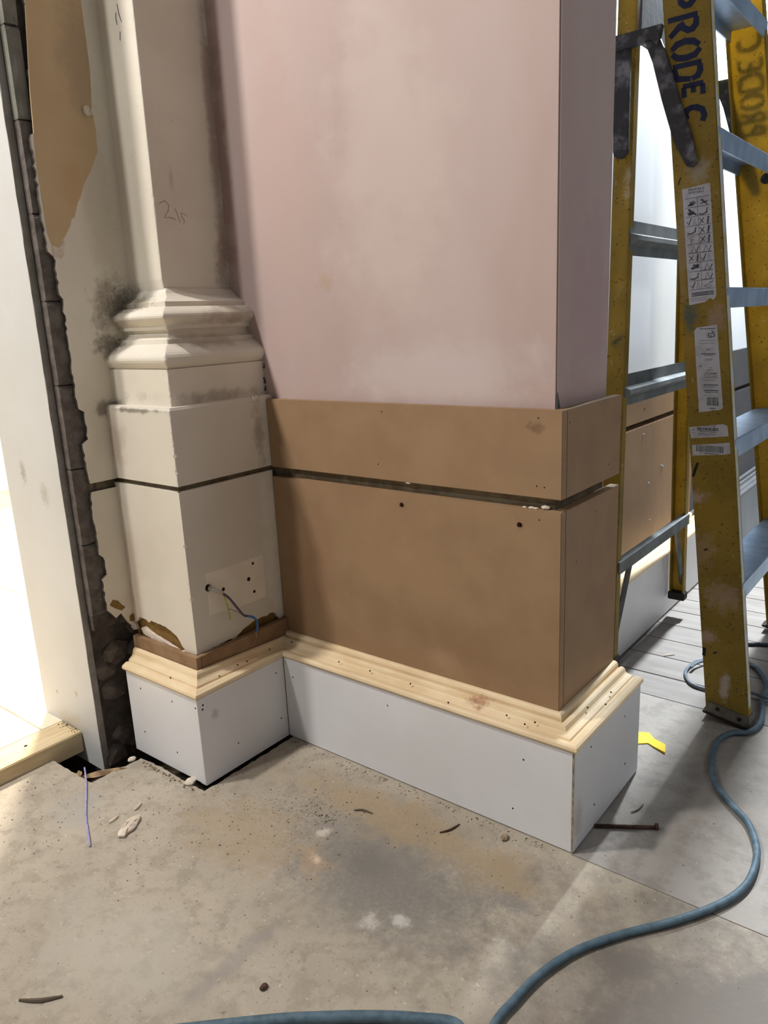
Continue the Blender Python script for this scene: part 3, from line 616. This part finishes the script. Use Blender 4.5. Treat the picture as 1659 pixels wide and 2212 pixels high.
for yy, s in ((lambda z: yn(z) + .018, 1), (lambda z: yf(z) - .03, -1)):
    q = lambda h0, h1: [(x0r(.07) + a, yy(.07) + s * b, h) for a, b, h in ((-.003, -.003, h0), (RW + .004, -.003, h0), (RW + .004, .030, h1), (-.003, .030, h1))]
    MB().loft([q(.060, .060), q(.084, .084)]).build('rear_foot', 'rubber', SL, bevel=.002)
MB().box(.455, .62, .655, 1.165, 2.05, 2.10).build('top_cap', 'black', SL, bevel=.004)
# stencilled lettering
GL = {'P': [[(0, 0), (0, 1)], [(.2, 1), (.5, .98), (.72, .82), (.72, .64), (.5, .48), (.24, .46)]],
      'R': [[(0, 0), (0, 1)], [(.22, 1), (.5, .98), (.72, .84), (.74, .68), (.55, .5), (.34, .46), (.45, .36), (.85, .02)]],
      'O': [[(.30, .98), (.10, .82), (0, .5), (.08, .18), (.28, .02)], [(.60, 1.0), (.84, .84), (.92, .5), (.84, .18), (.62, .02)]],
      'D': [[(0, 0), (0, 1)], [(.22, 1), (.5, 1), (.82, .9), (.92, .72)], [(.22, .0), (.5, .02), (.80, .12), (.92, .56)]],
      'E': [[(0, .04), (0, .96)], [(.18, 1), (.7, 1)], [(.18, .5), (.46, .5)], [(.18, 0), (.7, .0)]],
      'C': [[(.90, .92), (.62, 1.0), (.26, .92), (.06, .62), (.02, .40)], [(.04, .30), (.14, .10), (.38, .0), (.62, .06)]]}
def word(fn, parent, spots, sgn):
    for ch, z0, z1, a0, a1 in spots:
        mb = MB(); wdt = abs(z1 - z0)
        for st in GL[ch]:
            mb.ribbon([(a0 + v * (a1 - a0), z0 + u * (z1 - z0)) for u, v in st], .0125, fn, .0006)
        mb.build('stencil_letter', 'navy', parent)
word(wl_near, ns, [('P', 1.538, 1.504, .012, .062), ('R', 1.493, 1.458, .012, .064), ('O', 1.448, 1.414, .014, .066), ('D', 1.404, 1.374, .016, .066), ('E', 1.364, 1.338, .032, .069), ('C', 1.322, 1.292, .032, .069)], 1)
word(wl_far, fs, [('P', 1.345, 1.366, .020, .072), ('R', 1.375, 1.397, .020, .074), ('O', 1.405, 1.438, .020, .074), ('D', 1.447, 1.486, .020, .074), ('E', 1.494, 1.527, .022, .074), ('C', 1.538, 1.577, .022, .074)], 1)
# printed labels on the near stile
def label_sheet(q, name='sticker'):
    return MB().prism(q, lambda a, z: wl_near(a, z, -.001), lambda a, z: wl_near(a, z, .0004)).build(name, 'sticker', ns)
s1 = label_sheet([(.017, 1.166), (.073, 1.172), (.073, .948), (.067, .940), (.060, .944), (.050, .936), (.017, .931)])
s2 = label_sheet([(.024, .876), (.030, .884), (.071, .889), (.074, .716), (.068, .712), (.024, .705)])
s3 = label_sheet([(.001, .672), (.072, .682), (.081, .678), (.082, .657), (.070, .655), (.004, .648)])
s4 = label_sheet([(.005, .633), (.084, .643), (.084, .620), (.074, .617), (.005, .610)])
fm = lambda a, z, h: wl_near(a, z, .0004 + h)
g = MB(); gd = MB()
rows = 10; zt, zb = 1.146, .962
for r in range(rows + 1):
    zz = zt + (zb - zt) * r / rows
    g.ribbon([(.021, zz), (.045, zz + .001), (.070, zz + .002)], .0011, fm, .0002)
g.ribbon([(.0455, zt), (.0455, zb)], .0009, fm, .0002)
marks = [('b', 'b'), ('b', 's'), ('v', 'x'), ('s', 'x'), ('t', 'x'), ('a', 'a'), ('x', 'v'), ('b', 'a'), ('s', 'a'), ('v', 'e')]
hdr = [(.030, .060, 1.163), (.030, .061, 1.157)]
for a, b, z in hdr:
    k = a
    while k < b:
        w_ = R(.0015, .003); g.ribbon([(k, z - .0015), (k + .0004, z + .0022)], w_ * .7, fm, .0002); k += w_ + .0008
for r, (m1, m2) in enumerate(marks):
    for cx, mk in ((.033, m1), (.058, m2)):
        cz = zt + (zb - zt) * (r + .5) / rows
        t = gd if mk in 'xv' else g
        if mk == 'x':
            t.ribbon([(cx - .010, cz - .006), (cx - .001, cz + .006)], .0016, fm, .0003); t.ribbon([(cx - .010, cz + .005), (cx - .002, cz - .004)], .0016, fm, .0003)
            g.ribbon([(cx + .006, cz - .006), (cx + .008, cz + .007)], .0045, fm, .0002)
        elif mk == 'v':
            t.ribbon([(cx - .010, cz - .001), (cx - .007, cz - .006), (cx - .001, cz + .007)], .0018, fm, .0003)
            g.ribbon([(cx + .002, cz - .007), (cx + .005, cz + .008), (cx + .008, cz - .007)], .0012, fm, .0002)
        elif mk == 'b':
            for q in range(5): g.ribbon([(cx + R(-.009, .0), cz + R(-.006, .006)), (cx + R(.0, .009), cz + R(-.006, .006))], R(.002, .006), fm, .0002)
        elif mk == 'a':
            g.ribbon([(cx - .005, cz - .007), (cx, cz + .007), (cx + .005, cz - .007)], .0016, fm, .0002); g.ribbon([(cx + .006, cz - .005), (cx + .010, cz + .004)], .0022, fm, .0002); g.ribbon([(cx - .010, cz - .007), (cx + .010, cz - .0065)], .0010, fm, .0002)
        elif mk == 't':
            g.ribbon([(cx - .004, cz - .006), (cx - .004, cz + .006)], .0014, fm, .0002); g.ribbon([(cx - .004, cz + .006), (cx + .003, cz + .006)], .0012, fm, .0002); g.ribbon([(cx - .004, cz), (cx + .002, cz)], .0012, fm, .0002)
        elif mk == 'e':
            g.ribbon([(cx - .008, cz - .003), (cx, cz + .001), (cx + .008, cz - .003), (cx, cz - .006), (cx - .008, cz - .003)], .0014, fm, .0002); gd.ribbon([(cx + .003, cz + .003), (cx + .010, cz + .007)], .0016, fm, .0003)
        else:
            g.ribbon([(cx - .010, cz - .005), (cx - .003, cz - .006), (cx + .006, cz - .002)], .0030, fm, .0002); g.ribbon([(cx + .004, cz - .003), (cx + .007, cz + .006)], .0028, fm, .0002)
for z in (.957, .954, .951): g.ribbon([(.024, z - .002), (.046, z), (.068, z + .001)], .0022, fm, .0002)
for z in (.944, .940): g.ribbon([(.022, z), (.055, z + .002)], .0008, fm, .0002)
def txt(a, b, z, h=.0012, t=None):
    k = a; t = t or g
    while k < b:
        w_ = R(.0015, .005); t.ribbon([(k, z), (min(k + w_, b), z + .0002)], h, fm, .0002); k += w_ + .0012
txt(.036, .067, .881, .0016, gd)
for q in ([(.0655, .8735), (.061, .8755), (.060, .872), (.0655, .8695), (.0655, .866), (.060, .8645)], [(.0585, .8705), (.054, .8715), (.052, .867), (.054, .863), (.0585, .8635), (.0585, .8665), (.056, .8665)]): gd.ribbon(q, .0017, fm, .0003)
g.ribbon([(.0495, .874), (.0495, .862)], .0008, fm, .0002)
for z, a, b, h in ((.857, .034, .066, .001), (.851, .032, .064, .0008), (.838, .048, .055, .0018), (.829, .036, .066, .0022), (.826, .042, .060, .0016), (.818, .044, .058, .0014), (.815, .042, .056, .001), (.803, .032, .036, .002), (.800, .050, .056, .0014), (.795, .046, .058, .0014), (.788, .052, .064, .002), (.780, .040, .066, .001), (.774, .036, .060, .0012), (.764, .038, .066, .0024), (.760, .036, .062, .0012), (.752, .038, .066, .0026), (.748, .040, .066, .0016), (.7415, .036, .060, .001), (.7145, .046, .060, .002), (.7105, .050, .055, .0014)): txt(a, b, z, h)
for q in ([(.040, .784), (.046, .791), (.050, .783)], [(.058, .780), (.062, .790), (.066, .782)], [(.028, .800), (.034, .808)]): g.ribbon(q, .001, fm, .0002)
def bars(a0, a1, z0, z1, t):
    k = a0
    while k < a1: w_ = R(.0006, .0020); t.ribbon([(k, z0), (k + .0004, z1)], w_, fm, .0002); k += w_ + R(.0004, .0010)
bars(.042, .066, .7205, .738, g); bars(.020, .062, .6665, .6725, gd); bars(.014, .070, .620, .6335, g)
for z, a, b, h in ((.6765, .026, .056, .0012), (.6635, .024, .058, .0018), (.6585, .020, .056, .0016), (.6545, .018, .044, .001), (.667, .006, .013, .0014), (.661, .006, .011, .001), (.6165, .030, .060, .0018)): txt(a, b, z, h)
o = g.build('printed_marks', 'ink', ns); o['kind'] = 'stuff'
o = gd.build('bold_printed_marks', 'inkdark', ns); o['kind'] = 'stuff'
g = MB()
for q, w_ in (([(.0095, 1.176), (.0125, 1.184), (.0155, 1.190)], .0022), ([(.004, .565), (.009, .580), (.015, .594)], .006), ([(.018, .40), (.024, .404)], .004), ([(.003, .155), (.005, .17)], .009), ([(.025, .164), (.030, .167)], .005)): g.ribbon(q, w_, wl_near, .0004)
o = g.build('black_paint_scuffs', 'inkdark', ns); o['kind'] = 'stuff'

# ------------------------------------------------------------------ cables
cb = thing('extension_cord', (.83, .1, 0), 'blue grey rubber cord snaking over the floor from behind the ladder foot', 'cord')
path = [(.763, .941), (.798, .915), (.837, .834), (.846, .751), (.862, .680), (.868, .625), (.856, .578), (.828, .556), (.812, .505), (.823, .42), (.852, .342), (.895, .291), (.933, .252), (.963, .188), (.972, .119), (.965, .062), (.941, .005), (.898, -.063), (.849, -.126), (.805, -.195), (.78, -.264), (.770, -.328), (.768, -.39), (.80, -.52), (.92, -.80), (1.10, -1.30), (1.15, -2.0)]
cbl = MB().tube([(p.x, p.y, .0072) for p in spline([(x, y_, 0) for x, y_ in path], 6)], .0061, 10).build('flex', 'cable', cb, smooth=True)
loop = [(.763, .941), (.708, .935), (.665, .897), (.650, .850), (.653, .795), (.681, .747), (.718, .736), (.774, .744), (.816, .757), (.859, .750), (.95, .74), (1.1, .80)]
MB().tube([(p.x, p.y, (.0050) + (.010 if .80 < p.x < .86 and p.y < .77 else 0)) for p in spline([(x, y_, 0) for x, y_ in loop], 6)], .0044, 8).build('coil', 'cable_grey', cb, smooth=True)
loop2 = [(.790, .912), (.735, .925), (.690, .902), (.664, .855), (.659, .82)]
MB().tube([(p.x, p.y, .0125) for p in spline([(x, y_, 0) for x, y_ in loop2], 6)], .0036, 8).build('inner_coil', 'cable_grey', cb, smooth=True)
c2 = MB().tube([(p.x, p.y, .0085) for p in spline([(-.1, -1.2, 0), (.22, -.84, 0), (.40, -.66, 0), (.52, -.548, 0), (.57, -.507, 0), (.621, -.468, 0), (.674, -.433, 0), (.729, -.407, 0), (.750, -.45, 0), (.765, -.56, 0), (.80, -.80, 0), (.86, -1.3, 0), (.80, -2.0, 0)], 6)], .0078, 10).build('trailing_cord', 'cable', smooth=True)
tag(c2, 'thick teal blue cord crossing the bottom edge of the floor', 'cord')
c3 = MB().tube([(p.x, p.y, .006) for p in spline([(.70, 1.055, 0), (.743, 1.066, 0), (.765, 1.080, 0), (.786, 1.088, 0), (.9, 1.16, 0), (1.1, 1.25, 0)], 6)], .0055, 8).build('power_cable', 'cable_dark', smooth=True)
tag(c3, 'dark cord lying behind the ladder treads', 'cable')

# cut-off supply cable at the pilaster
ec = thing('cut_supply_cable', (-.045, -.147, .402), 'cut electrical cable hanging from the hole in the socket patch', 'cable')
MB().tube(spline([(-.0475, -.147, .402), (-.042, -.1455, .4005), (-.036, -.141, .397), (-.030, -.128, .388)], 5), .0048, 8).build('outer_sheath', 'sheath', ec, smooth=True)
MB().tube(spline([(-.032, -.131, .390), (-.026, -.117, .376), (-.024, -.100, .350), (-.024, -.083, .325), (-.026, -.072, .318)], 6), .0026, 8).build('neutral_wire', 'wire_violet', ec, smooth=True)
MB().tube(spline([(-.026, -.072, .318), (-.022, -.058, .311), (-.020, -.049, .298), (-.021, -.050, .283), (-.022, -.054, .274)], 6), .0026, 8).build('blue_wire', 'wire_blue', ec, smooth=True)
MB().tube([(-.022, -.054, .274), (-.022, -.053, .262)], .0014, 6).build('bare_strand', 'copper', ec, smooth=True)
MB().tube(spline([(-.031, -.129, .389), (-.029, -.122, .370), (-.030, -.117, .345), (-.031, -.113, .325)], 6), .0020, 8).build('earth_wire', 'wire_earth', ec, smooth=True)
MB().tube(spline([(-.030, -.118, .350), (-.032, -.095, .335), (-.032, -.078, .322)], 6), .0016, 6).build('live_wire', 'sheath', ec, smooth=True)

# ------------------------------------------------------------------ loose things on the floor
bo = thing('coach_bolt', (.757, .12, 0), 'long rusty bolt on the floor beside the return plinth', 'bolt')
MB().tube([(.7085, .090, .0045), (.800, .148, .0045)], .0036, 10).build('shank', 'rust', bo, smooth=True)
MB().tube([(.800, .148, .0062), (.8045, .1508, .0062)], .0062, 10).build('head', 'rust', bo)
yp = [(.640, .425), (.650, .452), (.676, .466), (.693, .447), (.723, .434), (.733, .402), (.704, .414), (.689, .422), (.669, .406), (.655, .40)]
o = MB().prism(yp, lambda x, y_: (x, y_, .0004 + .012 * max(0, (x - .69)) ), lambda x, y_: (x, y_, .0024 + .06 * max(0, (x - .69)))).build('plastic_strip', 'yplastic'); tag(o, 'bent bright yellow plastic offcut on the floor near the ladder foot', 'offcut')
ppx = [(-.009, -.448), (-.020, -.440), (-.024, -.431), (-.033, -.420), (-.037, -.406), (-.034, -.393), (-.029, -.385), (-.020, -.392), (-.016, -.398), (-.012, -.404), (-.006, -.412), (-.003, -.420), (-.004, -.430), (.001, -.440)]
bm = MB(); hgt = [R(.004, .010) for _ in ppx]
rings = [[(x, y_, .0006 + (h * .2)) for (x, y_), h in zip(ppx, hgt)], [(x, y_, .0016 + h * .6) for (x, y_), h in zip(ppx, hgt)], [((x - .016) * .55 + .016 * .55 - .0075 + .0, (y_ + .415) * .5 - .415, .006 + R(0, .003)) for x, y_ in ppx]]
rings[2] = [(-.017 + (x + .017) * .5, -.415 + (y_ + .415) * .5, .008 + R(-.002, .003)) for x, y_ in ppx]
o = bm.loft(rings).build('plaster_flake', 'chalk'); tag(o, 'crumpled cream flake of paper or plaster lying on the floor', 'debris')
o = MB().tube([(p.x, p.y, p.z) for p in spline([(-.292, -.350, -.004), (-.268, -.362, .0025), (-.230, -.382, .0028), (-.183, -.410, .0022), (-.120, -.448, .002), (-.060, -.478, .002), (-.031, -.493, .002)], 6)], .0019, 7).build('string', 'lilac', smooth=True); tag(o, 'length of lilac string on the floor in front of the jamb', 'string')
def stick(name, label, a, b, r, m, cat, z=.002, bend=.003):
    A, B = Vector((a[0], a[1], z)), Vector((b[0], b[1], z)); mid = (A + B) / 2 + Vector((bend, -bend, 0))
    o = MB().tube(spline([A, mid, B], 5), r, 6, taper=lambda t: .5 + .8 * math.sin(math.pi * min(max(t, .08), .92))).build(name, m, smooth=False)
    return tag(o, label, cat)
stick('twig', 'grey twig on the bare floor at the bottom of the picture', (.191, -.739), (.237, -.698), .0026, 'twig', 'twig')
stick('wood_sliver', 'thin brown sliver lying on the floor below the long plinth', (.482, -.087), (.499, -.046), .0016, 'rust', 'sliver')
stick('wood_sliver', 'dark curved sliver on the floor in the dusty corner', (.307, -.128), (.343, -.115), .0016, 'twig', 'sliver', bend=-.004)
stick('wood_sliver', 'dark sliver on the floor beside the rusty bolt', (.747, .168), (.757, .206), .0011, 'twig', 'sliver')
stick('paint_curl', 'pale curled paint flake beside the crumpled cream flake', (-.065, -.431), (-.068, -.409), .0024, 'chalk', 'flake', bend=.002)
stick('paint_curl', 'pale curled paint flake on the floor nearest the pilaster plinth', (-.057, -.380), (-.066, -.358), .0024, 'chalk', 'flake', bend=.002)
stick('white_straw', 'thin white offcut on the floorboards behind the return', (.570, .875), (.592, .899), .0018, 'chalk', 'offcut', bend=0)
def lump(name, label, c, r, m, cat, sq=.6):
    b = bmesh.new(); bmesh.ops.create_icosphere(b, subdivisions=2, radius=1); mb = MB()
    mb.v = [(c[0] + v.co.x * r * R(.85, 1.15), c[1] + v.co.y * r * 1.3 * R(.85, 1.15), c[2] + v.co.z * r * sq) for v in b.verts]; mb.f = [[v.index for v in f.verts] for f in b.faces]; b.free()
    return tag(mb.build(name, m), label, cat)
lump('dark_pellet', 'small dark pellet alone on the floor near the bottom edge', (.465, -.515, .0028), .0052, 'rust', 'debris')
lump('plaster_lump', 'white plaster lump wedged under the pilaster plinth corner', (-.040, -.2535, .004), .011, 'chalk', 'debris')
lump('plaster_lump', 'tan plaster chip beside the outer end of the long plinth', (.588, -.032, .003), .007, 'crumb', 'debris')
lump('plaster_lump', 'small pale lump at the edge of the hole by the jamb', (-.222, -.275, .003), .008, 'chalk', 'debris')
lump('rubble_lump', 'grey lump in the hole between timber and jamb', (-.315, -.350, -.075), .022, 'cement', 'debris')
for k, (a, b_, r_) in enumerate((((-.275, -.366, -.012), (-.205, -.300, .000), .013), ((-.30, -.36, -.010), (-.262, -.378, .001), .006), ((-.245, -.285, -.02), (-.213, -.322, .002), .0045))):
    A, B = Vector(a), Vector(b_); mb = MB(); t = (B - A).normalized(); n = t.cross(Vector((0, 0, 1))).normalized()
    rr = lambda p, w_, h: [p + n * w_, p + n * w_ * .3 + Vector((0, 0, h)), p - n * w_, p - Vector((0, 0, h * .6))]
    mb.loft([rr(A, r_ * .4, r_ * .3), rr(A.lerp(B, .3), r_, r_ * .5), rr(A.lerp(B, .8), r_ * .8, r_ * .5), rr(B, r_ * .15, r_ * .1)])
    o = mb.build('splinter', 'wood_dark'); tag(o, ('wide splintered wood piece in the floor hole under the jamb', 'short pale splinter by the lilac string at the floor hole', 'thin splinter leaning on the floor edge behind the jamb')[k], 'splinter')
# crumbs of plaster and mortar
cr = MB()
CORDS = [(p.x, p.y) for pth in (path, loop, loop2, [(.40, -.66), (.52, -.548), (.57, -.507), (.621, -.468), (.674, -.433), (.729, -.407)], [(-.268, -.362), (-.230, -.382), (-.183, -.410), (-.120, -.448), (-.060, -.478), (-.031, -.493)], [(.7085, .09), (.80, .148)], [(.65, .43), (.72, .42)], [(-.03, -.44), (-.01, -.40)]) for p in spline([(a_, b_, 0) for a_, b_ in pth], 8)]
def crumb(x, y_, r, z0=0.0):
    n = len(cr.v); a = R(0, 6.3); k = R(.6, 1.8)
    base_ = [(math.cos(a + i * 2.094) * r * (k if i == 0 else 1), math.sin(a + i * 2.094) * r * (k if i == 0 else 1)) for i in range(3)]
    cr.v += [(x + u, y_ + v, z0 - .0002) for u, v in base_] + [(x + R(-.3, .3) * r, y_ + R(-.3, .3) * r, z0 + r * R(.5, 1.1))]
    cr.f += [[n, n + 1, n + 3], [n + 1, n + 2, n + 3], [n + 2, n, n + 3]]
def ok(x, y_):
    if y_ > -.004 and x < .71: return False
    if x < .012 and y_ > -.262: return False
    if x < -.21 and y_ > -.39: return False
    if any((x - u) ** 2 + (y_ - v) ** 2 < .0002 for u, v in CORDS): return False
    return x > -.34
for cx, cy, sx, sy, n, r0, r1 in ((.40, -.06, .30, .05, 420, .0007, .0024), (.24, -.20, .10, .08, 420, .0008, .0028), (.25, -.17, .03, .02, 80, .001, .004), (.02, -.22, .05, .03, 40, .001, .003), (-.10, -.42, .16, .10, 330, .0007, .0026), (.06, -.30, .12, .08, 260, .0007, .0022), (.50, -.25, .25, .15, 220, .0006, .0018),
                                  (.80, .2, .12, .16, 120, .0007, .0022), (.3, -.5, .4, .2, 260, .0005, .0016), (-.28, -.45, .06, .08, 90, .0008, .0028), (.70, .7, .12, .25, 60, .0010, .0024)):
    for i in range(n):
        x, y_ = random.gauss(cx, sx), random.gauss(cy, sy)
        if ok(x, y_): crumb(x, y_, r0 + (r1 - r0) * random.random() ** 3)
for i in range(46):
    x = R(-.2, -.01); crumb(x, -.263 - abs(random.gauss(0, .004)), R(.0015, .005))
for i in range(160):
    x = R(.02, .68); crumb(x, -.006 - abs(random.gauss(0, .012)), R(.0008, .0028))
for i in range(24): crumb(R(.272, .30), R(-.188, -.168) + 0, R(.001, .0024))
keep = cr; cr = MB()
for i in range(60): x = R(-.455, -.385); crumb(x, -.303 - abs(random.gauss(0, .006)), R(.001, .003), .035)
o = cr.build('sawdust', 'crumb', tt); o['kind'] = 'stuff'
cr = keep
o = cr.build('floor_crumbs', 'crumb'); tag(o, 'loose crumbs of plaster and mortar scattered over the floor', 'debris', kind='stuff')

for o in list(bpy.data.objects):
    if '_base' in o: del o['_base']
